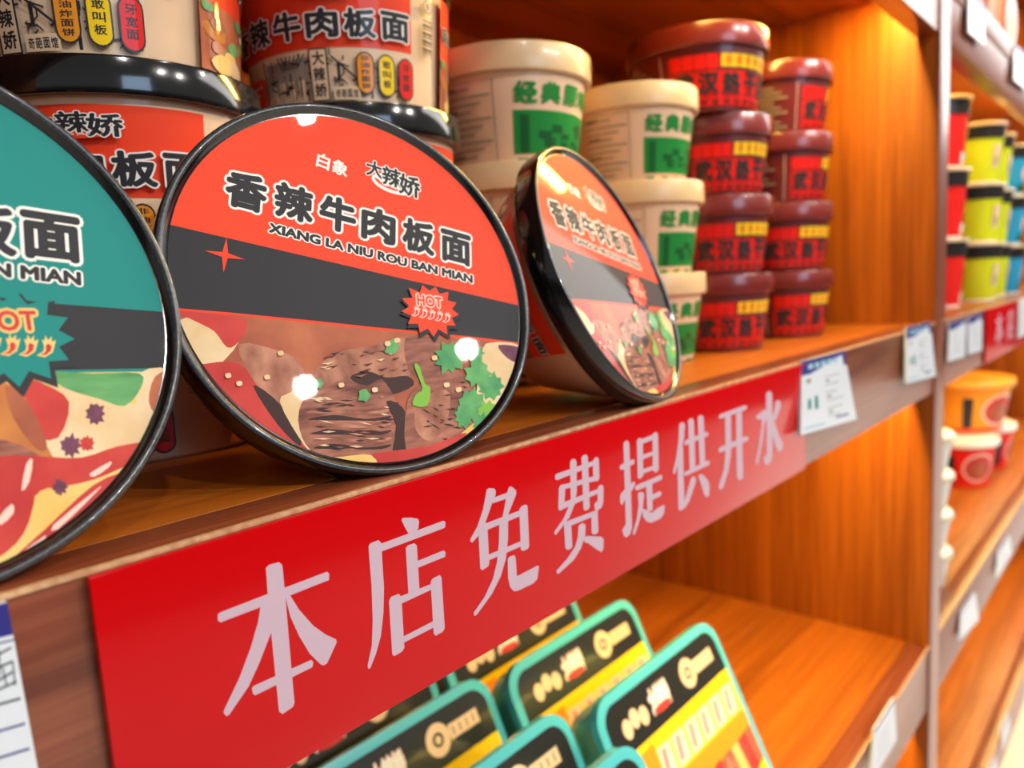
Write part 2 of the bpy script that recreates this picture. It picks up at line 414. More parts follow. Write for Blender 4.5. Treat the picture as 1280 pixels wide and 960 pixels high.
def chili(pr, a, b, s, ang, mf, mc):
    ca, sa = math.cos(ang), math.sin(ang)
    def T(pts): return [(a+s*(x*ca-y*sa), b+s*(x*sa+y*ca)) for x, y in pts]
    pr.poly(T([(-.5,-.42),(-.1,-.5),(.3,-.2),(.42,.2),(.5,.55),(.28,.4),(.3,.75),(.1,.5),(.0,.8),(-.08,.45),(-.2,.55),(-.1,.1),(-.15,-.15)]), mf)
    pr.poly(T([(-.38,-.38),(-.05,-.38),(.22,-.12),(.28,.18),(.12,.32),(-.02,.2),(-.02,-.08),(-.12,-.25)]), mc)

# --- artwork of the red beef noodle lid, traced on the lid itself
L2 = LidMap(*P2); A2 = D(-15.4)
def LP(lm, pts): return [lm(*p) for p in pts]
pr = Print(); DR = LABR
pr.poly([(1.2*LR*math.cos(t), 1.2*LR*math.sin(t)) for t in np.linspace(0, 2*PI, 40)[:-1]], m_red, disc=DR)
pr.poly(LP(L2, [(150,262.5),(700,391),(720,470),(150,460)]), m_ink, disc=DR)
foodtop = [(205,384),(290,391),(400,402),(473,410),(516,414),(611,424),(680,433)]
pr.poly(LP(L2, [(x,y-3) for x, y in foodtop]+[(700,700),(150,700)]), m_red, disc=DR)
pr.poly(LP(L2, foodtop+[(700,700),(150,700)]), m_soup, disc=DR)
def food(pr, lm, pts, m, sm=3): pr.poly(LP(lm, pts), m, smooth=sm, disc=DR)
food(pr, L2, [(225,398),(262,400),(292,398),(300,425),(275,455),(252,475),(232,460)], m_noodle)
food(pr, L2, [(222,386),(262,389),(296,393),(312,402),(300,425),(286,432),(270,412),(248,400)], m_chili)
food(pr, L2, [(238,462),(262,452),(300,452),(330,480),(356,508),(384,545),(402,588),(360,574),(315,540),(275,505)], m_chili)
food(pr, L2, [(300,428),(350,436),(376,450),(384,480),(352,505),(322,478)], m_meat2)
food(pr, L2, [(318,480),(345,496),(372,530),(378,556),(350,530)], m_meatd)
food(pr, L2, [(352,500),(366,488),(386,470),(398,510),(392,560),(376,545)], m_noodle)
food(pr, L2, [(395,470),(420,440),(470,430),(506,420),(522,436),(512,472),(470,486),(430,490)], m_meat2)
food(pr, L2, [(515,418),(556,424),(566,452),(536,478),(516,464),(508,436)], m_meat)
food(pr, L2, [(440,470),(462,462),(486,470),(512,468),(520,480),(490,492),(462,484)], m_meatd)
food(pr, L2, [(376,512),(392,488),(430,474),(462,480),(480,472),(498,500),(502,528),(494,562),(450,572),(400,566),(380,545)], m_meat)
for k in range(6):
    y = 512+k*9; food(pr, L2, [(384+2*k,y+2),(420,y-4),(460,y+1),(492,y-3),(480,y+3),(440,y+3)], m_meatd if k % 2 else m_meat2)
random.seed(21)
for k in range(46):
    x = 388+100*random.random(); y = 490+70*random.random(); l = 8+16*random.random(); w = .8+.9*random.random(); sl = (random.random()-.3)*.35
    food(pr, L2, [(x,y),(x+l/2,y-w+sl*l/2),(x+l,y+sl*l),(x+l/2,y+w+sl*l/2)], random.choice((m_meatd, m_meatd, m_meat2, m_noodle)), 1)
food(pr, L2, [(486,500),(506,508),(516,540),(508,566),(494,566),(498,530)], m_meatd)
food(pr, L2, [(512,500),(530,478),(560,458),(582,468),(598,500),(594,530),(570,556),(536,568),(510,560)], m_meat)
food(pr, L2, [(524,505),(545,488),(565,490),(560,530),(540,550),(522,535)], m_meat2)
for k in range(34):
    x = 515+70*random.random(); y = 470+85*random.random(); l = 5+10*random.random(); w = .8+.8*random.random(); sl = (random.random()-.2)*.8
    food(pr, L2, [(x,y),(x+l/2,y-w+sl*l/2),(x+l,y+sl*l),(x+l/2,y+w+sl*l/2)], random.choice((m_meatd, m_meatd, m_meat2)), 1)
for k in range(26):
    x = 400+115*random.random(); y = 436+34*random.random(); l = 6+12*random.random(); w = .8+.8*random.random()
    food(pr, L2, [(x,y),(x+l/2,y-w),(x+l,y-l*.2),(x+l/2,y+w)], random.choice((m_meatd, m_meat, m_noodle)), 1)
food(pr, L2, [(610,428),(655,432),(652,470),(630,515),(606,525),(598,490),(604,455)], m_noodle)
food(pr, L2, [(625,430),(654,434),(652,452),(636,446)], m_sepia)
food(pr, L2, [(600,524),(618,520),(600,548),(566,566),(572,548)], m_nyel)
def leaf(lm, x, y, r, m, n=9):
    pts = []
    for i in range(2*n):
        rr = r*(1 if i % 2 == 0 else .72)*(.85+.3*random.random()); t = PI*i/n
        pts.append((x+rr*math.cos(t), y+rr*math.sin(t)*1.1))
    pr.poly(LP(lm, pts), m, disc=DR)
for x, y, r, m in ((565,446,20,m_herb),(600,466,17,m_herb),(617,482,16,m_herb),(592,505,20,m_herb),(612,514,14,m_lime),(605,528,13,m_herb),(582,520,13,m_herb),(596,440,12,m_herb)): leaf(L2, x, y, r, m)
food(pr, L2, [(520,456),(526,456),(533,478),(540,484),(536,506),(518,505),(522,492),(530,484)], m_lime)
for x, y, r in ((492,432,10),(457,493,9),(400,478,7)): leaf(L2, x, y, r, m_herb, 5)
for x, y in ((486,428),(498,424),(428,480),(545,446),(470,486),(352,440),(380,470),(300,478),(335,470),(286,468),(560,480),(575,486)):
    food(pr, L2, [(x-3,y-2),(x+3,y-3),(x+4,y+2),(x-2,y+3)], m_noodle, 2)
food(pr, L2, [(380,565),(430,572),(480,564),(540,556),(585,540),(560,575),(500,600),(440,600),(390,590)], m_chili)
food(pr, L2, [(395,574),(430,570),(466,568),(474,590),(440,598),(405,590)], m_nyel)
# words
FOODTOP = pr.layer; pr.layer = 5
sz = np.hypot(*(np.array(L2(335,241))-np.array(L2(287,228))))
char_row(pr, L2, [('香',310,236),('辣',370,250),('牛',425,265),('肉',476,279),('板',526,293),('面',573,307)], (sz*1.1, sz*1.12), m_ink, m_white, .045, .06, A2)
a0, b0 = L2(338,281); a1, b1 = L2(594,347)
pr.text('XIANG LA NIU ROU BAN MIAN', (a0+a1)/2, (b0+b1)/2, math.hypot(a1-a0, b1-b0), sz*.3, m_ink, .055, math.atan2(b1-b0, a1-a0), m_white, .09)
a, b = L2(418,203); pr.text('白象', a, b, sz*.95, sz*.5, m_white, .03, A2-.1)
a, b = L2(494,221); logo(pr, a, b, sz*1.85, A2)
a, b = L2(283,316); s4 = sz*.5
pr.poly([(a+s4*(1 if i % 2 == 0 else .2)*math.cos(A2+i*PI/4), b+s4*(1 if i % 2 == 0 else .2)*math.sin(A2+i*PI/4)) for i in range(8)], m_red)
def burst(pr, a, b, r, ang, m, ms, mo, mi, mc, hot=.5):
    st = random.getstate(); random.seed(3); pr.star(a+.03*r, b-.09*r, r*1.1, r*.8, 13, ms, ang, .84, .12)
    random.seed(3); pr.star(a, b, r, r*.74, 13, m, ang, .84, .12); random.setstate(st)
    pr.text('HOT', a+.02*r, b+.28*r, r*.86, r*.36, mi, .03, ang+.08, mo, .1)
    for k in range(5):
        x, y = -.52+.26*k, -.18; chili(pr, a+r*(x*math.cos(ang)-y*math.sin(ang)), b+r*(x*math.sin(ang)+y*math.cos(ang)), r*.3, ang, mo, mc)
pr.layer = FOODTOP+1
a, b = L2(541,386); burst(pr, a, b, sz*.98, A2, m_red, m_ink, m_pink, m_red, m_chili)
LID_RED = pr

# --- artwork of the green lid
L1 = LidMap(*P1); A1 = D(-8.5)
pr = Print()
pr.poly([(1.2*LR*math.cos(t), 1.2*LR*math.sin(t)) for t in np.linspace(0, 2*PI, 40)[:-1]], m_teal, disc=DR)
pr.poly(LP(L1, [(-700,290),(73,376),(290,393),(290,480),(-700,520)]), m_ink, disc=DR)
pr.poly(LP(L1, [(-700,500),(64,460),(290,456),(290,900),(-700,900)]), m_teal, disc=DR)
pr.poly(LP(L1, [(-700,505),(64,463),(290,461),(290,900),(-700,900)]), m_nyel, disc=DR)
food(pr, L1, [(62,480),(110,492),(160,500),(200,515),(190,575),(120,580),(60,560)], m_noodle)
food(pr, L1, [(178,464),(216,460),(214,500),(200,525),(176,508)], m_noodle)
food(pr, L1, [(198,468),(220,464),(214,510),(204,520),(190,500)], m_soup)
food(pr, L1, [(64,462),(120,464),(178,464),(180,482),(160,505),(128,496),(84,482)], m_veg)
food(pr, L1, [(30,470),(60,478),(90,500),(76,545),(40,540),(20,500)], m_chili)
food(pr, L1, [(-60,480),(10,476),(38,500),(62,555),(70,580),(20,590),(-60,580)], m_tofu)
food(pr, L1, [(10,480),(38,500),(62,552),(50,560),(20,520)], m_soup)
food(pr, L1, [(-60,555),(10,548),(60,575),(20,590),(-60,600)], m_meat)
leaf(L1, 123, 515, 13, m_sepia); leaf(L1, 92, 555, 14, m_sepia); leaf(L1, 112, 552, 10, m_chili)
food(pr, L1, [(-80,575),(0,568),(50,568),(105,570),(150,556),(188,552),(170,575),(120,598),(60,612),(0,640),(-80,640)], m_chili)
food(pr, L1, [(165,575),(190,560),(186,590),(160,612),(156,595)], m_nyel)
food(pr, L1, [(46,620),(70,610),(60,650),(36,672)], m_nyel)
food(pr, L1, [(118,618),(132,640),(100,672),(60,690),(84,660)], m_nyel)
food(pr, L1, [(-60,640),(20,600),(48,590),(40,650),(10,690),(-60,720)], m_chili)
food(pr, L1, [(60,660),(120,605),(160,590),(150,620),(90,672),(30,712),(0,716)], m_chili)
for q in ([(70,655),(122,612),(130,607),(110,628),(76,660)], [(2,645),(18,628),(20,640),(4,655)], [(30,690),(60,668),(56,676),(34,694)], [(116,590),(142,575),(140,582),(122,594)], [(36,578),(44,572),(40,600),(30,612)]):
    food(pr, L1, q, m_pink, 2)
leaf(L1, 78, 607, 10, m_sepia)
FOODTOP = pr.layer; pr.layer = 4
sz1 = np.hypot(*(np.array(L1(106,296))-np.array(L1(30,288))))
char_row(pr, L1, [('板',-18,281),('面',68,292)], (sz1*1.0, sz1*.96), m_ink, m_white, .045, .06, A1)
a0, b0 = L1(-52,326); a1, b1 = L1(105,345)
pr.text('BAN MIAN', (a0+a1)/2, (b0+b1)/2, math.hypot(a1-a0, b1-b0), sz1*.28, m_ink, .055, math.atan2(b1-b0, a1-a0), m_white, .09)
pr.layer = FOODTOP+1
a, b = L1(15,418); burst(pr, a, b, sz1*1.06, A1, m_teal, m_ink, m_nyel, m_chili, m_chili)
LID_GREEN = pr

def art_lid(pr, name, lid): return pr.build(name, lambda u, v, d: (u, v, LH-.0025+d), lid, dz=6e-6)
def cone_map(R0, R1, H0, H1, ref, u0=0.):
    def f(u, v, d):
        r = R0+(R1-R0)*v+d+.0002; t = u/ref+u0; return (r*math.cos(t), r*math.sin(t), H0+(H1-H0)*v)
    return f

# --- wrap-round artwork of the noodle bowl
def art_noodle():
    pr = Print(); U = .118
    def X(u): return u*U
    def rect(u0, v0, u1, v1, m): pr.rect(X(u0), v0, X(u1), v1, m)
    rect(0, .42, 1, .95, m_red)
    # street scene in ink on paper
    rect(0, .03, 1, .41, m_paper)
    random.seed(11)
    for k in range(22):
        u = .02+.95*random.random(); h = .08+.25*random.random(); w = .006+.02*random.random(); v = .04+.1*random.random()
        rect(u, v, min(1, u+w), min(.4, v+h), random.choice((m_grey, m_grey, m_ink)))
    for k in range(5):
        u = .26+.055*k; pr.poly([(X(u), .12), (X(u+.05), .12), (X(u+.065), .34), (X(u-.01), .36)], m_grey); rect(u+.01, .04, u+.04, .2, m_paper); rect(u+.02, .05, u+.024, .2, m_ink)
    random.seed(17)
    for k in range(70):
        u = .25+.72*random.random(); v = .06+.3*random.random(); du = (random.random()-.3)*.08; dv = (random.random()-.5)*.16
        u2 = min(max(u+du, .02), .98); v2 = min(max(v+dv, .04), .4); t = .0035
        pr.poly([(X(u), v), (X(u2), v2), (X(u2), v2+.012), (X(u), v+.012)], m_ink, layer=40) if abs(u2-u) > .02 else rect(u, min(v,v2), u+.006, max(v,v2)+.01, m_ink)
    for k in range(7): pr.poly([(X(.36+.012*k), .28), (X(.365+.012*k), .28), (X(.34+.024*k), .38), (X(.332+.024*k), .38)], m_ink)
    for k in range(4): pr.poly([(X(.6+.02*k), .36-.03*k), (X(.68+.02*k), .24-.03*k), (X(.68+.02*k), .22-.03*k), (X(.6+.02*k), .34-.03*k)], m_ink)
    rect(.5, .03, .585, .41, m_ink); rect(.507, .04, .578, .4, m_paper)
    for k, ch in enumerate('大辣娇'): pr.text(ch, X(.543), .34-.115*k, X(.055), .1, m_ink, .03)
    rect(.6, .035, .72, .13, m_paper); 
    for k, ch in enumerate('奇葩面馆'): pr.text(ch, X(.622+.026*k), .08, X(.022), .06, m_ink, .02)
    for k, (m, tx) in enumerate(((m_orange, '非油炸面饼'), (m_yellow, '敢叫板'), (m_red2, '牙宽面'))):
        u = .715+.1*k; v0 = .085-.012*k
        pr.pill(X(u-.006), v0-.012, X(u+.076), .382-.008*k, m_ink, .5); pr.pill(X(u), v0, X(u+.07), .37-.008*k, m, .5)
        n = len(tx); st = min(.07, .25/n)
        for i, ch in enumerate(tx): pr.text(ch, X(u+.035), .335-.008*k-st*i-(0 if n > 3 else .03), X(.04), st*.8, m_ink, .02)
    pr.pill(X(.06), .05, X(.24), .27, m_red, .2)
    for k in range(3): rect(.085, .2-.05*k, .215-.03*k, .215-.05*k, m_pink)
    # words
    for i, ch in enumerate('香辣牛肉板面'): pr.text(ch, X(.09+.162*i), .58, X(.142), .21, m_ink, .04, 0, m_white, .045)
    # brand mark
    cx, cy = X(.57), .83
    pr.disc(cx, cy-.03, X(.125), .05, m_white); pr.disc(cx, cy-.045, X(.11), .035, m_red)
    for ch, dx, dy, s in (('大', -.1, .015, .09), ('辣', 0, .012, .1), ('娇', .095, -.005, .11)): pr.text(ch, cx+X(dx), cy+dy, X(s), s*1.2, m_ink, .03, 0, m_white, .05)
    pr.text('da la jiao', cx, cy-.055, X(.1), .018, m_white, .02)
    # paper seam with bar code and seal, then the food photograph panel
    pr.disc(X(1.09), .8, X(.03), .05, m_ink); pr.disc(X(1.09), .8, X(.026), .043, m_paper); pr.text('香', X(1.09), .8, X(.03), .05, m_ink)
    for k in range(14): rect(1.05, .42+.02*k, 1.12, .425+.02*k+.006*(k % 3), m_ink)
    rect(1.2, .45, 1.75, .93, m_red); rect(1.2, .04, 1.75, .46, m_soup)
    random.seed(5)
    for k in range(34):
        u = 1.2+.55*random.random(); v = .04+.42*random.random(); r = .03+.05*random.random()
        u = min(max(u, 1.2+r), 1.75-r); v = min(max(v, .04+r*.8), .46-r*.8)
        pr.poly([(X(u+r*math.cos(t)*(.7+.3*random.random())), v+r*.9*math.sin(t)*(.7+.3*random.random())) for t in np.linspace(0, 2*PI, 9)[:-1]], random.choice((m_meat2, m_tofu, m_chili, m_nyel, m_noodle, m_veg, m_meat)), smooth=2)
    for i, ch in enumerate('香辣牛肉板面'): pr.text(ch, X(1.25+.09*i), .66, X(.075), .12, m_ink, .04, 0, m_white, .045)
    # instruction panel on the far side
    rect(-.62, .5, -.05, .93, m_red)
    for k in range(6): rect(-.58, .08+.06*k, -.1-.05*(k % 3), .095+.06*k, m_grey)
    pr.disc(X(-.5), .38, X(.03), .04, m_ink); pr.disc(X(-.5), .38, X(.026), .034, m_paper)
    rect(-.44, .36, -.2, .4, m_ink); rect(-.435, .37, -.3, .39, m_paper)
    return pr
ART_N = art_noodle()
NP = bpy.data.objects.new('paper_noodle_bowl', None); COL.objects.link(NP); tag(NP, '', 'noodle bowl')
lo = bowl_parts(NP, LR, LH, LB, .0165, m_kraft, m_black, m_rim)
ART_N.build('wrap_label', cone_map(LB, LR-.0045, 0, LH-.0165, .058), NP, .0022, dz=2e-5)
bm = bmesh.new()
rim_ring = lathe([(LR-.0026, LH-.0004), (LR-.0021, LH+.0003), (LR-.0013, LH+.0004), (LR-.0006, LH-.0001)], 128)
from_bm('rim_bead', rim_ring, m_rim, lo, 60)
# red lid in the middle
def place(root, pz, label, group=None, spin=0., zs=1., copy=True):
    b, rot, sc, n, u, v = lying_bowl('', label, *pz, spin, zs)
    if copy: return dup(root, label, b, rot, sc, group)
    root.matrix_world = Matrix.Translation(b) @ rot.to_4x4() @ Matrix.Diagonal((*sc, 1)); root['label'] = label
    if group: root['group'] = group
    return root
G1 = 'noodle bowls lying on their sides'
green = dup(NP, '', (0,0,0))
art_lid(LID_GREEN, 'lid_print', [c for c in green.children if c.name.startswith('lid')][0])
art_lid(LID_RED, 'lid_print', lo)
place(NP, P2, 'noodle bowl lying with its round red and black beef lid facing the viewer, centre front', G1, zs=.8, copy=False)
place(NP, P3, 'noodle bowl on its side, smaller-looking red beef lid, right of the centre one', G1, spin=D(5), zs=.76)
place(green, P1, 'noodle bowl on its side with a teal green and black lid, cut by left edge', G1, copy=False)

# ------------------------------------------------------------------ upright stacks
UR, UH, UB = .0622, .081, .052
def azimuth_for(cx, cy, z, r, px):
    best = None
    for t in np.linspace(-PI, 0.4, 400):
        p = np.array([cx+r*math.cos(t), cy+r*math.sin(t), z])
        if (p-CAM)[:2] @ np.array([math.cos(t), math.sin(t)]) > 0: continue
        e = abs(project(p)[0]-px)
        if best is None or e < best[0]: best = (e, t)
    return best[1]
UPR = thing('paper_noodle_bowl', 'x', 'noodle bowl')
bowl_parts(UPR, UR, UH, UB, .0145, m_kraft, m_black, m_rim, 96, .005)
ART_N.build('wrap_label', cone_map(UB, UR-.005, 0, UH-.0145, .058), UPR, .0022, dz=2e-5)
G2 = 'upright beef noodle bowls with black lids'
first = True
PANEL = .118/.058
for (cx, cy, lev, px, vis, lab) in (
  (.1455, .1665, 0, 215, 1, 'bottom noodle bowl of the left stack, glimpsed between green and red lids'),
  (.1455, .1665, 1, 263, 1, 'red noodle bowl in the left stack, its logo above the green lid'),
  (.1435, .1665, 2, 176, 1, 'topmost noodle bowl of the left stack showing food photograph and coloured tags'),
  (.274, .1625, 0, 600, 0, 'bottom noodle bowl of the stack behind the big red lid'),
  (.274, .1625, 1, 577, 1, 'noodle bowl with shiny black lid just above the big red lid, second in its stack'),
  (.273, .1625, 2, 518, 1, 'topmost noodle bowl above the big red lid, red panel over three pill-shaped tags')):
    if not vis and lev == 0: pass
    z = lev*UH; az = azimuth_for(cx, cy, z+.04, .058, px)-PANEL
    if first:
        UPR.matrix_world = Matrix.Translation((cx, cy, z)) @ rz(az).to_4x4(); UPR['label'] = lab; UPR['group'] = G2; first = False
    else: dup(UPR, lab, (cx, cy, z), rz(az), group=G2)

# --- beige cups
CR, CB, CLH = .055, .043, .0165
def beige_proto():
    H = .0688; root = thing('paper_noodle_cup', 'x', 'noodle cup'); bowl_parts(root, CR, H, CB, CLH, m_kraft, m_cream_lid, m_cream_lid, 72, .004)
    pr = Print(); U = .066
    pr.rect(0, .1, U, .58, m_green); pr.rect(.004, .11, .01, .53, m_greend)
    random.seed(4); pr.bold = 4
    for k in range(12):
        u = .014+.04*random.random(); v = .14+.32*random.random(); pr.rect(u, v, u+.004+.006*random.random(), v+.04+.06*random.random(), m_greend)
    for i, ch in enumerate('经典原味'): pr.text(ch, .008+.0165*i, .77, .0145, .24, m_green, .045)
    pr.rect(.067, .66, .076, .82, m_orange)
    for i in range(4): pr.rect(.002+.014*i, .01, .009+.014*i, .05, m_green)
    pr.rect(-.05, .03, -.0494, .93, m_grey); pr.rect(-.0115, .03, -.0109, .93, m_grey); pr.rect(-.05, .925, -.011, .93, m_grey)
    for k in range(10):
        w = .022+.012*((k*7) % 3)/2; pr.rect(-.047, .09+.083*k, -.047+w, .11+.083*k, m_grey)
        if k % 3 == 0: pr.rect(-.047, .115+.083*k, -.035, .13+.083*k, m_ink)
    pr.build('wrap_label', cone_map(CB, CR-.004, 0, H-CLH, .048), root, .003, dz=3e-5)
    return root
BE = beige_proto(); HB = .0688
def stack(proto, H, cx, cy, labs, azs, group, scale=1., jit=None, z0=0., ref=.048):
    sc3 = scale if isinstance(scale, tuple) else (scale,)*3; H = H*sc3[2]
    for lev, lab in enumerate(labs):
        dx, dy = jit[lev] if jit else (0, 0)
        px = azs[lev]; az = azimuth_for(cx+dx, cy+dy, z0+lev*H+.03, ref, px) if px else -PI/2
        M4 = Matrix.Translation((cx+dx, cy+dy, z0+lev*H)) @ rz(az).to_4x4() @ Matrix.Diagonal((*sc3, 1))
        if proto['label'] == 'x': proto.matrix_world = M4; proto['label'] = lab; proto['group'] = group
        else: dup(proto, lab, (cx+dx, cy+dy, z0+lev*H), rz(az), sc3, group)
G3 = 'beige paper noodle cups'
stack(BE, HB, .397, .15, ['bottom beige noodle cup of the nearer beige stack, behind the tilted red lid', 'middle beige noodle cup of the nearer beige stack, right behind the tilted red lid', 'topmost beige noodle cup of the nearer stack with green box and large cream lid'], [640, 640, 641], G3, (1.05, 1.05, 1.04))
stack(BE, HB, .517, .124, ['bottom beige noodle cup of the farther beige stack beside the maroon cups', 'middle beige noodle cup of the farther beige stack, left of the maroon cups', 'topmost beige noodle cup of the farther stack, left of the maroon cups'], [828, 825, 806], G3, scale=(.94, .94, 1), jit=[(0,0),(0,0),(-.002,.002)])
stack(BE, HB, .535, .262, ['bottom beige noodle cup in the back row', 'middle beige noodle cup in the back row', 'beige noodle cup in the dark back row, lid edge showing between two beige stacks'], [600,600,600], G3)
# --- maroon cups
def maroon_proto():
    H = .0655; root = thing('paper_noodle_cup', 'x', 'noodle cup'); bowl_parts(root, .054, H, .043, CLH, m_maroon_body, m_maroon, m_maroon, 72, .004)
    pr = Print(); U = .092
    pr.rect(0, .08, U, .62, m_red2); pr.rect(0, .64, .036, .86, m_red2); pr.rect(.037, .66, U, .86, m_yellow)
    for i in range(6): pr.rect(.04+.0085*i, .7, .0455+.0085*i, .82, m_orange)
    for i in range(11): pr.rect(.001+.0083*i, .09, .0016+.0083*i, .86, m_maroon_body)
    for v in (.16, .24, .6): pr.rect(0, v, U, v+.012, m_maroon_body)
    for i, ch in enumerate('武汉热干面'): pr.text(ch, .01+.018*i, .42, .0155, .34, m_ink, .045)
    for i in range(10): pr.rect(.004+.009*i, .1, .009+.009*i, .15, m_maroon)
    pr.rect(-.05, .06, -.0494, .92, m_pink); pr.rect(-.006, .06, -.0054, .92, m_pink)
    for k in range(9): pr.rect(-.047, .1+.09*k, -.014-.006*(k % 3), .135+.09*k, m_grey)
    pr.build('wrap_label', cone_map(.043, .05, 0, H-CLH, .047), root, .003, dz=3e-5)
    return root
MA = maroon_proto(); HM = .0655
G4 = 'maroon hot dry noodle cups'
C0 = (.6212, .112)
stack(MA, HM, *C0, ['bottom maroon noodle cup of the nearer maroon stack, yellow tag on red', 'maroon noodle cup second from the bottom of the nearer maroon stack', 'maroon noodle cup third from the bottom of the nearer maroon stack'], [868, 865, 862], G4, (.945, .945, 1))
dup(MA, 'topmost maroon noodle cup of the nearer stack, gold glint on its wide lid', (C0[0]-.015, C0[1]+.004, 3*HM), rz(azimuth_for(C0[0]-.015, C0[1]+.004, 3*HM+.03, .05, 838)), (1.1, 1.1, 1.0), G4)
stack(MA, HM, .7605, .1105, ['bottom maroon noodle cup of the farther maroon stack near the side panel', 'maroon noodle cup second from the bottom of the farther maroon stack', 'maroon noodle cup third from the bottom of the farther stack, pale text panel showing', 'topmost maroon noodle cup of the farther stack, pale text panel showing'], [966, 950, 988, 1003], G4)

# ------------------------------------------------------------------ next bay: cups on the main shelf
def tall_cup(name, kind):
    H, R, B = .1, .047, .036
    root = thing('instant_noodle_cup', 'x', 'noodle cup')
    body_m = {'red': m_red2, 'green': M('print lime', (206,214,20), .55, spec=.2, coat=.3), 'teal': M('print aqua', (40,150,190), .55, spec=.2, coat=.3)}[kind]
    body = lathe([(0,.003),(B-.003,.003),(B-.003,0),(B,0),(B+.0005,.004),(B+(R-B)*.72-.002,H*.74),(B+(R-B)*.72,H*.74)], 48); from_bm('cup', body, [body_m], root, 30)
    sh = lathe([(B+(R-B)*.72,H*.74),(R-.002,H*.96),(0,H*.96)], 48); from_bm('shoulder', sh, M('print dark band', (26,22,20), .55, spec=.2, coat=.3), root, 30)
    rim = lathe([(R-.003,H*.955),(R,H*.955),(R+.001,H*.975),(R,H),(R-.002,H),(0,H*.992)], 48); from_bm('lid', rim, M('cream foil rim', (214,186,140), .35, coat=.4), root, 30)
    pr = Print()
    if kind == 'red':
        pr.disc(.026, .62, .012, .2, m_orange); pr.rect(.008, .1, .02, .3, m_white); pr.disc(.03, .3, .008, .12, m_pink)
    elif kind == 'green':
        pr.rect(.014, .35, .026, .85, m_paper); pr.rect(.017, .4, .023, .6, m_grey); pr.rect(.05, .1, .062, .9, m_paper)
    else:
        pr.disc(.02, .6, .014, .2, m_pink); pr.rect(.0, .1, .05, .3, m_greend)
    pr.rect(-.04, .0, .09, .05, m_white)
    pr.build('wrap_label', cone_map(B, B+(R-B)*.72, 0, H*.74, .04), root, .004, dz=6e-5)
    return root
G5 = 'instant noodle cups in the next bay'
L3 = ['bottom', 'middle', 'topmost']
def bay2(proto, x, y, H, n, fmt, px, sc=1.):
    stack(proto, H, x, y, [fmt % L3[(i if n == 3 else i)] for i in range(n)], [px]*n, G5, sc, ref=.04)
cr = tall_cup('', 'red'); bay2(cr, 1.262, .078, .1, 3, '%s red noodle cup in the front stack just right of the shelf post', 1199)
bay2(cr, 1.385, .176, .1, 3, '%s red noodle cup of the stack behind, partly hidden right of the shelf post', 1207)
cg = tall_cup('', 'green'); bay2(cg, 1.46, .068, .1, 3, '%s lime green noodle cup of the nearer green stack in the next bay', 1228, (1.1, 1.1, .95))
bay2(cg, 1.6, .074, .1, 3, '%s lime green noodle cup of the second green stack, before the blue cups', 1250, (1.06, 1.06, .95))
ct = tall_cup('', 'teal'); bay2(ct, 1.735, .07, .1, 3, '%s blue noodle cup at the right picture edge in the next bay', 1272, (1.06, 1.06, .93))

# lower shelf of the next bay
def tub(kind):
    root = thing('noodle_tub', 'x', 'noodle tub'); R, H, B = .075, .108, .058
    bm_ = {'orange': m_orange, 'red': m_red2}[kind]
    lid_m = {'orange': M('amber lid', (240,164,60), .3, coat=.5), 'red': m_white}[kind]
    bowl_parts(root, R, H, B, .014, bm_, lid_m, lid_m, 64, .005)
    pr = Print(); pr.disc(.05, .5, .034, .36, m_pink); pr.disc(.05, .5, .03, .31, m_chili); pr.disc(.05, .45, .02, .2, m_soup)
    pr.rect(-.01, .1, .004, .8, m_ink); pr.rect(-.08, .04, .14, .12, m_red)
    pr.build('wrap_label', cone_map(B, R-.005, 0, H-.014, .065), root, .004, dz=6e-5); return root
to = tub('orange'); tr_ = tub('red'); G6 = 'noodle tubs on the lower shelf of the next bay'
ZL = -.38
stack(to, .108, 1.79, .14, ['large orange noodle tub with round picture, resting on two red tubs'], [1212], G6, (1.35, 1.35, 1.0), z0=ZL+.0975, ref=.085)
stack(tr_, .108, 1.70, .125, ['red noodle tub with white lid under the large orange tub, nearer the post'], [1190], G6, (1., 1., .9), z0=ZL, ref=.065)
stack(tr_, .108, 1.868, .12, ['red noodle tub under the orange tub, cut by the right picture edge'], [1250], G6, (1., 1., .9), z0=ZL, ref=.065)
wc = thing('white_cup', 'x', 'cup'); R, H = .04, .058
from_bm('cup', lathe([(0,.002),(.029,.002),(.029,0),(.031,0),(.0375,H*.8),(0,H*.8)], 48), M('white paper cup', (214,208,196), .5), wc, 30)
from_bm('lid', lathe([(.0378,H*.76),(R,H*.77),(R,H*.88),(.037,H*.94),(.03,H),(0,H*.97)], 48), M('ivory lid', (206,194,164), .3, coat=.4), wc, 30)
pr = Print(); pr.rect(.0, .3, .05, .6, m_pink); pr.disc(.025, .45, .012, .16, m_orange); pr.build('wrap_label', cone_map(.031, .0375, 0, H*.8, .035), wc, .004)
stack(wc, H, 1.122, .062, ['lowest white paper cup of the stack beside the shelf post, lower next bay', 'white paper cup second from the bottom beside the shelf post, lower next bay', 'white paper cup third from the bottom beside the shelf post, lower next bay', 'highest white paper cup of the stack beside the shelf post, lower next bay'], [1186]*4, 'white paper cups beside the post', (1.15, 1.15, .95), z0=ZL, ref=.035)

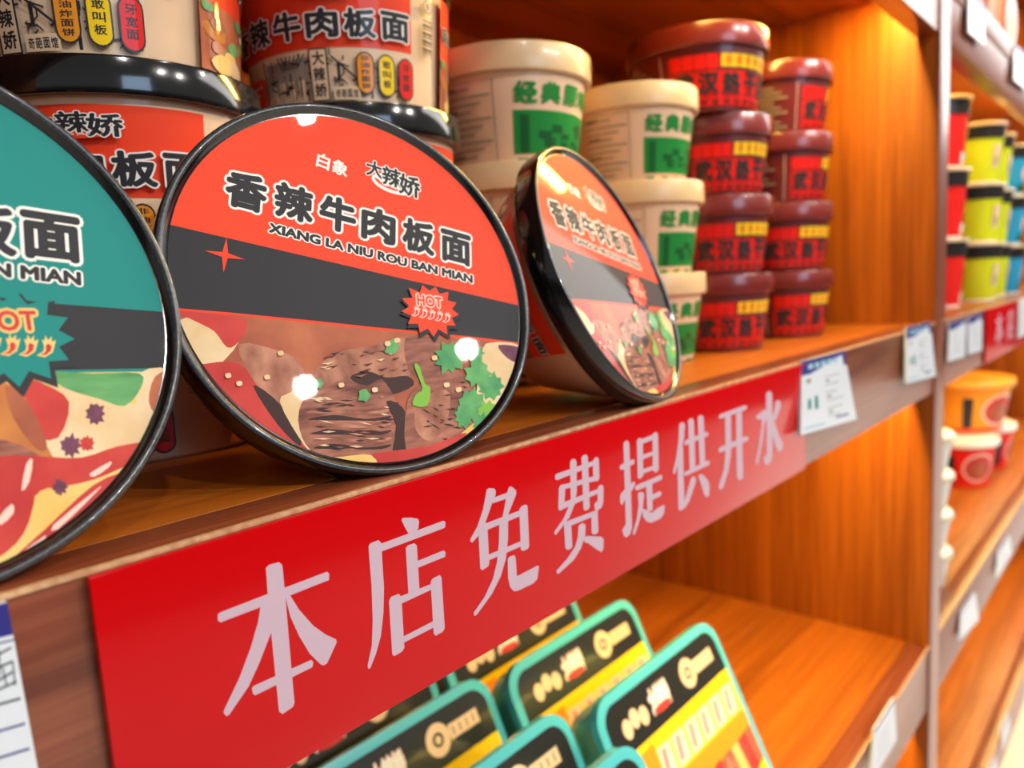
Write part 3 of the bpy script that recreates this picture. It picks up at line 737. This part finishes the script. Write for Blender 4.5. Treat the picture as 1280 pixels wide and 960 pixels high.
# snack bags on the upper shelf of the next bay
def snack_bag(w, h, t):
    bm = bmesh.new(); nx, nz = 14, 18; g = {}
    for side in (-1, 1):
        for i in range(nx+1):
            for j in range(nz+1):
                a, b = i/nx*2-1, j/nz*2-1; puff = max(0, (1-a**4)*(1-b**6))**.6
                edge = abs(b) == 1 or abs(a) == 1
                if edge and side == 1: g[(1,i,j)] = g[(-1,i,j)]; continue
                wr = .0015*math.sin(9*a+5*b)*puff
                g[(side,i,j)] = bm.verts.new((a*w/2*(1-.05*(1-b*b)), side*(t/2*puff+wr), (b+1)*h/2))
        for i in range(nx):
            for j in range(nz):
                q = [g[(side,i,j)], g[(side,i+1,j)], g[(side,i+1,j+1)], g[(side,i,j+1)]]
                bm.faces.new(q if side == -1 else q[::-1])
    return bm
m_bag = M('yellow bag film', (240,176,30), .3, coat=.5, noise=.12, nscale=30, rgb2=(236,150,110))
sb = thing('snack_bag', 'yellow snack bag with a pink pattern on the upper shelf, nearest the post', 'snack bag', (1.33, .075, .3855), group='snack bags on the upper shelf')
from_bm('bag', snack_bag(.15, .2, .05), m_bag, sb, 60)
pr = Print(); pr.disc(0, .11, .045, .05, m_pink); pr.disc(0, .1, .03, .03, m_tofu); pr.rect(-.05, .165, .05, .185, m_white); pr.rect(-.05, .02, .05, .045, m_orange)
pr.build('front_print', lambda u, v, d: (u, -.0275-d, v), sb)
dup(sb, 'yellow snack bag with a pink pattern, second from the post on the upper shelf', (1.5, .078, .3855), rz(.08))
dup(sb, 'yellow snack bag with a pink pattern at the top right picture corner', (1.68, .075, .3855), rz(-.05))

# ------------------------------------------------------------------ self-heating meal trays on the lower shelf
TW, TH = .178, .165
def rrect(w, h, r, n=6, cy=0.):
    pts = []
    for cx, cz, st in ((w/2-r, h/2-r, 0), (-w/2+r, h/2-r, 90), (-w/2+r, -h/2+r, 180), (w/2-r, -h/2+r, 270)):
        for k in range(n+1):
            t = math.radians(st+90*k/n); pts.append((cx+r*math.cos(t), cy+cz+r*math.sin(t)))
    return pts
def loft(sections):
    bm = bmesh.new(); rings = [[bm.verts.new(p) for p in s] for s in sections]
    for a, b in zip(rings, rings[1:]):
        for i in range(len(a)): j = (i+1) % len(a); bm.faces.new((a[i], a[j], b[j], b[i]))
    bm.faces.new(rings[0][::-1]); bm.faces.new(rings[-1]); return bm
tray = thing('meal_tray', 'x', 'meal tray')      # local: x width, y outward normal (-y front), z up the face, base on z=0
def sec(w, h, r, y): return [(a, y, b+TH/2) for a, b in rrect(w, h, r)]
tb = loft([sec(TW-.012, TH-.012, .016, .0005), sec(TW, TH, .02, .0012), sec(TW, TH, .02, .0085), sec(TW-.010, TH-.010, .017, .0095), sec(TW-.016, TH-.016, .016, .03), sec(TW-.03, TH-.03, .014, .046)])
from_bm('tub', tb, m_tray, tray, 35)
pr = Print(); RI = .0145
def band(z0, z1, m, w=TW-.014, h=TH-.014, r=.0145):
    pts = [(a, min(max(b, z0), z1)) for a, b in rrect(w, h, r, 6, TH/2)]; pr.poly(pts, m)
def zt(f): return TH-.007-f*(TH-.014)
m_film = M('film black', (36,36,34), .28, coat=.35)
band(0, 1, m_film); band(0, zt(.24), m_yellow); band(0, zt(.47), m_orange)
pr0 = pr; pr = Print()
pr.text('大辣娇', -.012, zt(.115), .022, .018, m_white, .05, 0, m_pink, .06); pr.disc(-.012, zt(.165), .01, .003, m_chili)
for k in range(3): pr.disc(-.05+.009*k, zt(.14)+.003*(k % 2), .0045, .007, m_paper)
pr.disc(.024, zt(.12), .009, .0115, m_paper); pr.disc(.024, zt(.12), .004, .005, m_ink); pr.disc(.024, zt(.12), .0022, .003, m_paper)
pr.rect(.033, zt(.155), .057, zt(.085), m_paper)
for k in range(4): pr.rect(.0355+.0055*k, zt(.14), .037+.0055*k, zt(.1), m_grey)
for k in range(6):
    x0 = -.035+.0165*k; pr.poly([(x0, zt(.455)), (x0+.014, zt(.455)), (x0+.016, zt(.305)), (x0+.002, zt(.305))], m_pink); pr.poly([(x0+.004, zt(.43)), (x0+.006, zt(.43)), (x0+.009, zt(.325)), (x0+.007, zt(.325))], m_chili); pr.poly([(x0+.009, zt(.43)), (x0+.0105, zt(.43)), (x0+.0125, zt(.36)), (x0+.011, zt(.36))], m_white)
pr.poly([(-.066, zt(.455)), (-.036, zt(.455)), (-.034, zt(.265)), (-.062, zt(.29))], m_orange)
pr.poly([(.0, zt(.6)), (.066, zt(.56)), (.066, zt(.76)), (.03, zt(.88)), (.0, zt(.78))], m_soup)
for k in range(4): pr.poly([(.012+.012*k, zt(.58)), (.021+.012*k, zt(.57)), (.024+.012*k, zt(.8)), (.015+.012*k, zt(.82))], (m_chili, m_meat2, m_nyel, m_chili)[k])
pr.poly([(-.05, zt(.7)), (-.02, zt(.62)), (-.005, zt(.75)), (-.02, zt(.92)), (-.05, zt(.9))], m_chili, smooth=2)
pr.poly([(-.02, zt(.66)), (-.012, zt(.63)), (-.002, zt(.7)), (-.008, zt(.82))], m_herb, smooth=2)
pr.rect(-.045, zt(.62), -.012, zt(.54), m_pink)
pr.poly([(.066, zt(.74)), (.066, zt(.94)), (.0, zt(.985)), (-.03, zt(.985))], m_yellow)
for pts, mi, ly in pr.polys: pr0.polys.append(([(u*1.22, v) for u, v in pts], pr0.mi(pr.mats[mi]), ly+5))
pr = pr0
pr.build('printed_film', lambda u, v, d: (u, .0005-d, v), tray)
G7 = 'teal self-heating meal trays'
LEAN = D(25)
Rl = Matrix.Rotation(-LEAN, 3, 'X')
bot = lambda ytop: ytop-TH*math.sin(LEAN)
for i, (x, yt, lab) in enumerate((
  (.474, .093, 'teal meal tray at the front right of the tray rows, picture fully showing'),
  (.474, .176, 'teal meal tray directly behind the front right one'),
  (.474, .252, 'rearmost teal meal tray of the right row, half under the sign'),
  (.289, .052, 'frontmost teal meal tray of the left row, cut by the bottom picture edge'),
  (.289, .112, 'teal meal tray second from the front in the left row'),
  (.289, .190, 'teal meal tray third from the front in the left row, below the red sign'),
  (.289, .262, 'rearmost teal meal tray of the left row, just under the red sign'))):
    M4 = Matrix.Translation((x, bot(yt), ZL+.0005)) @ Rl.to_4x4()
    if i == 0: tray.matrix_world = M4; tray['label'] = lab; tray['group'] = G7
    else: dup(tray, lab, (x, bot(yt), ZL+.0005), Rl, group=G7)

# ------------------------------------------------------------------ price tags
def price_tag(quad, label, y=(-.0035, -.0075), rich=True, head=.2, name='price_tag'):
    """quad = photo corners TL TR BR BL, set on the slightly sloping face of the holder"""
    yt, yb = y
    TL = hit(*quad[0], 1, yt); TR = hit(*quad[1], 1, yt); BR = hit(*quad[2], 1, yb); BL = hit(*quad[3], 1, yb)
    o = (TL+BR)/2; root = thing(name, label, 'price tag', tuple(o), group='price tags on the shelf edges')
    def F(u, v, d): return tuple((TL*(1-u)+TR*u)*v+(BL*(1-u)+BR*u)*(1-v)-o+np.array([0, -d, 0]))
    bm = bmesh.new()
    fr = [bm.verts.new(F(u, v, 0)) for u, v in ((0,0),(1,0),(1,1),(0,1))]
    bk = [bm.verts.new(np.array(F(u, v, 0))+np.array([0, .0021, 0])) for u, v in ((0,0),(1,0),(1,1),(0,1))]
    bm.faces.new(fr); bm.faces.new(bk[::-1])
    for i in range(4): j = (i+1) % 4; bm.faces.new((fr[i], bk[i], bk[j], fr[j]))
    from_bm('card', bm, m_card, root, 0)
    pr = Print(); pr.rect(0, 1-head, 1, 1, m_navy); pr.build('header', lambda u, v, d: F(u, v, d), root)
    pr = Print()
    if rich:
        for k in range(5): pr.rect(.14+.14*k, 1-head*.68, .24+.14*k, 1-head*.32, m_lblue)
        for k in range(6): pr.rect(.46, .7-.11*k, .8-.05*(k % 3), .712-.11*k, m_grey)
        for k in range(3): pr.rect(.48, .64-.22*k, .56, .66-.22*k, m_ink)
        pr.rect(.1, .68, .18, .74, m_grey); pr.rect(.12, .32, .17, .46, m_teal); pr.rect(.24, .3, .3, .48, m_teal); pr.rect(.05, .06, .4, .085, m_lblue); pr.rect(.6, .1, .85, .125, m_navy)
    else:
        for k in range(5): pr.rect(.2, .66-.12*k, .75-.05*(k % 2), .675-.12*k, m_grey)
    pr.build('print', lambda u, v, d: F(u, v, d+.00003), root)
    return root
price_tag([(1002,452),(1055,438),(1071,524),(1001,544)], 'white price tag with blue header at the right end of the red sign')
price_tag([(1133,410),(1163,402.5),(1170,470),(1133,479.5)], 'white price tag with blue header just left of the shelf post')
price_tag([(1187,404),(1208.5,397),(1206,446),(1186,452)], 'white price tag just right of the shelf post, left one of a close pair', rich=False)
price_tag([(1211,396),(1228,391),(1227.5,438),(1210.5,443)], 'white price tag beside the small far red sign, right one of a pair', rich=False)
price_tag([(1211,-20),(1231,6),(1231,57),(1211,40)], 'white price tag on the top fascia nearest the shelf post', rich=False, head=.25)
price_tag([(1268,54),(1288,72),(1288,116),(1268,100)], 'white price tag on the top fascia at the right picture edge', rich=False)
price_tag([(1116,878),(1121,874),(1121,922),(1086,985)][0:0] or [(1093,912),(1118,872),(1121,925),(1089,978)], 'white price tag on the lower fascia near the bottom picture edge, left of the post', rich=False, head=.08)
price_tag([(1202,765),(1219,740),(1224,775),(1200,800)], 'white price tag on the lower fascia of the next bay, nearer the post', rich=False, head=.08)
price_tag([(1248,690),(1262,668),(1265,692),(1246,722)], 'white price tag on the lower fascia of the next bay, farther from the post', rich=False, head=.08)
price_tag([(1251,912),(1261,890),(1263,912),(1254,938)], 'white price tag on the lowest fascia at the right, upper of two', rich=False, head=.12)
price_tag([(1237,958),(1246,945),(1247,965),(1237,985)], 'white price tag on the lowest fascia, cut by the bottom picture edge', rich=False, head=.12)
# near tag, bottom left: handwriting and ruled lines
t = price_tag([(-120,782),(9,753),(47.5,962),(-100,1010)], 'large white price tag with blue band and handwriting at the bottom left corner', rich=False, head=.19)
old = [c for c in t.children if c.name.startswith('print')][0]; bpy.data.objects.remove(old)
TL, TR = hit(-120,782,1,-.0035), hit(9,753,1,-.0035); BL, BR = hit(-100,1010,1,-.0075), hit(47.5,962,1,-.0075); o_ = (TL+BR)/2
def Ft(u, v, d): return tuple((TL*(1-u)+TR*u)*v+(BL*(1-u)+BR*u)*(1-v)-o_+np.array([0, -d-.00003, 0]))
pr = Print(); pr.rect(0, .775, 1, .785, m_navy)
for k, v in enumerate((.43, .28, .13)): pr.rect(.3, v, .96, v+.014, m_navy if k else m_ink)
for a, b in (((.7,.7),(.96,.74)),((.84,.74),(.8,.6)),((.72,.64),(.95,.66)),((.95,.66),(.93,.52)),((.74,.63),(.76,.52)),((.76,.57),(.93,.6)),((.75,.52),(.95,.54)),((.84,.65),(.85,.53))):
    dx, dy = b[0]-a[0], b[1]-a[1]; l = math.hypot(dx, dy); nx, ny = -dy/l*.006, dx/l*.006
    pr.poly([(a[0]+nx,a[1]+ny),(b[0]+nx,b[1]+ny),(b[0]-nx,b[1]-ny),(a[0]-nx,a[1]-ny)], m_ink)
pr.build('writing', Ft, t)

# small red sign in the next bay
s2 = thing('acrylic_sign', 'small far red acrylic sign on the shelf edge of the next bay', 'sign', (1.5, 0, -.039), group=None)
bm = bmesh.new(); box(bm, 1.2-1.5, 1.9-1.5, -.0038, -.0013, -.0385, .0375, .0006); from_bm('panel', bm, m_signred, s2)
pr = Print()
for g, dx in zip(SIGN2D[:4], (0, .1, .2, .3)):
    xs = [p[0] for s in g for p in s]; mid = (min(xs)+max(xs))/2
    for k, s in enumerate(g): pr.poly([((p[0]-mid)*1.5-.2+dx, p[1]) for p in s], m_signwhite, layer=k)
pr.build('lettering', lambda u, v, d: (u, -.0038-d, v), s2)
c2 = thing('price_tag', 'pinkish white card over the small far red sign at the right picture edge', 'price tag', (1.56, -.006, -.034), group='price tags on the shelf edges')
box_obj('card', (-.1, .1, -.001, .001, -.03, .034), m_card, c2); pr = Print()
for k in range(4): pr.rect(-.07, -.015+.012*k, .05, -.012+.012*k, m_pink)
pr.build('print', lambda u, v, d: (u, -.0011-d, v), c2)

# ------------------------------------------------------------------ floor and lights of the shop
fl = box_obj('floor', (-4, 9, -5, .6, -1.16, -1.14), M('pale floor tile', (228,218,204), .3), None, 0)
fl['kind'] = 'structure'
def area(name, loc, aim, shape, size, size_y, energy, color):
    ld = bpy.data.lights.new(name, 'AREA'); ld.shape = shape; ld.size = size; ld.energy = energy; ld.color = color
    if shape == 'RECTANGLE': ld.size_y = size_y
    o = bpy.data.objects.new(name, ld); COL.objects.link(o); o.location = loc
    o.rotation_euler = (Vector(aim)-o.location).to_track_quat('-Z', 'Y').to_euler(); return o
for x, y, p, sz in ((.95, -3.3, 52, .1), (1.95, -3.3, 52, .1), (.85, -1.48, 12, .06), (-.4, -2.0, 16, .1), (2.6, -1.8, 16, .1)):
    area('ceiling_spot', (x, y, 2.0), (.4, 0, 0), 'DISK', sz, 0, p*.8, (1, .95, .88))
area('ceiling_panel', (7.2, -1.4, 1.98), (7.2, -1.4, 0), 'RECTANGLE', 9, 2.2, 300, (1, .96, .92))
area('shop_window', (-.7, -6.0, 1.55), (-.7, 0, 1.55), 'RECTANGLE', 2.2, 1.7, 60, (.5, .72, 1))
w = bpy.data.worlds.new('shop surroundings'); SC.world = w; w.use_nodes = True; nt = w.node_tree
bg = nt.nodes['Background']; tc = nt.nodes.new('ShaderNodeTexCoord'); sx = nt.nodes.new('ShaderNodeSeparateXYZ'); mr = nt.nodes.new('ShaderNodeMapRange')
rp = nt.nodes.new('ShaderNodeValToRGB'); e = rp.color_ramp.elements
mr.inputs['From Min'].default_value = -1; nt.links.new(tc.outputs['Generated'], sx.inputs[0]); nt.links.new(sx.outputs['Z'], mr.inputs['Value']); nt.links.new(mr.outputs[0], rp.inputs[0])
e[0].position = 0; e[0].color = (.5,.48,.45,1); e[1].position = 1; e[1].color = (.85,.83,.8,1)
for p, c in ((.42, (.4,.37,.34,1)), (.47, (.12,.09,.08,1)), (.53, (.14,.12,.11,1)), (.57, (.9,.88,.86,1)), (.64, (.9,.88,.86,1)), (.75, (.7,.69,.67,1))):
    k = e.new(p); k.color = c
nt.links.new(rp.outputs[0], bg.inputs['Color']); bg.inputs['Strength'].default_value = .34

# ------------------------------------------------------------------ camera
cd = bpy.data.cameras.new('camera'); co = bpy.data.objects.new('camera', cd); COL.objects.link(co)
cd.sensor_width = 36; cd.lens = F_PX/1280*36; cd.clip_start = .01
R3 = Matrix((ROT[0], -ROT[1], -ROT[2])).transposed()
co.matrix_world = Matrix.Translation(CAM) @ R3.to_4x4()
cd.dof.use_dof = True; cd.dof.focus_distance = .255; cd.dof.aperture_fstop = cd.lens/3.1
SC.camera = co
vs = SC.view_settings; vs.view_transform = 'Standard'; vs.look = 'None'; vs.gamma = 1; vs.exposure = 0.0; vs.use_curve_mapping = False
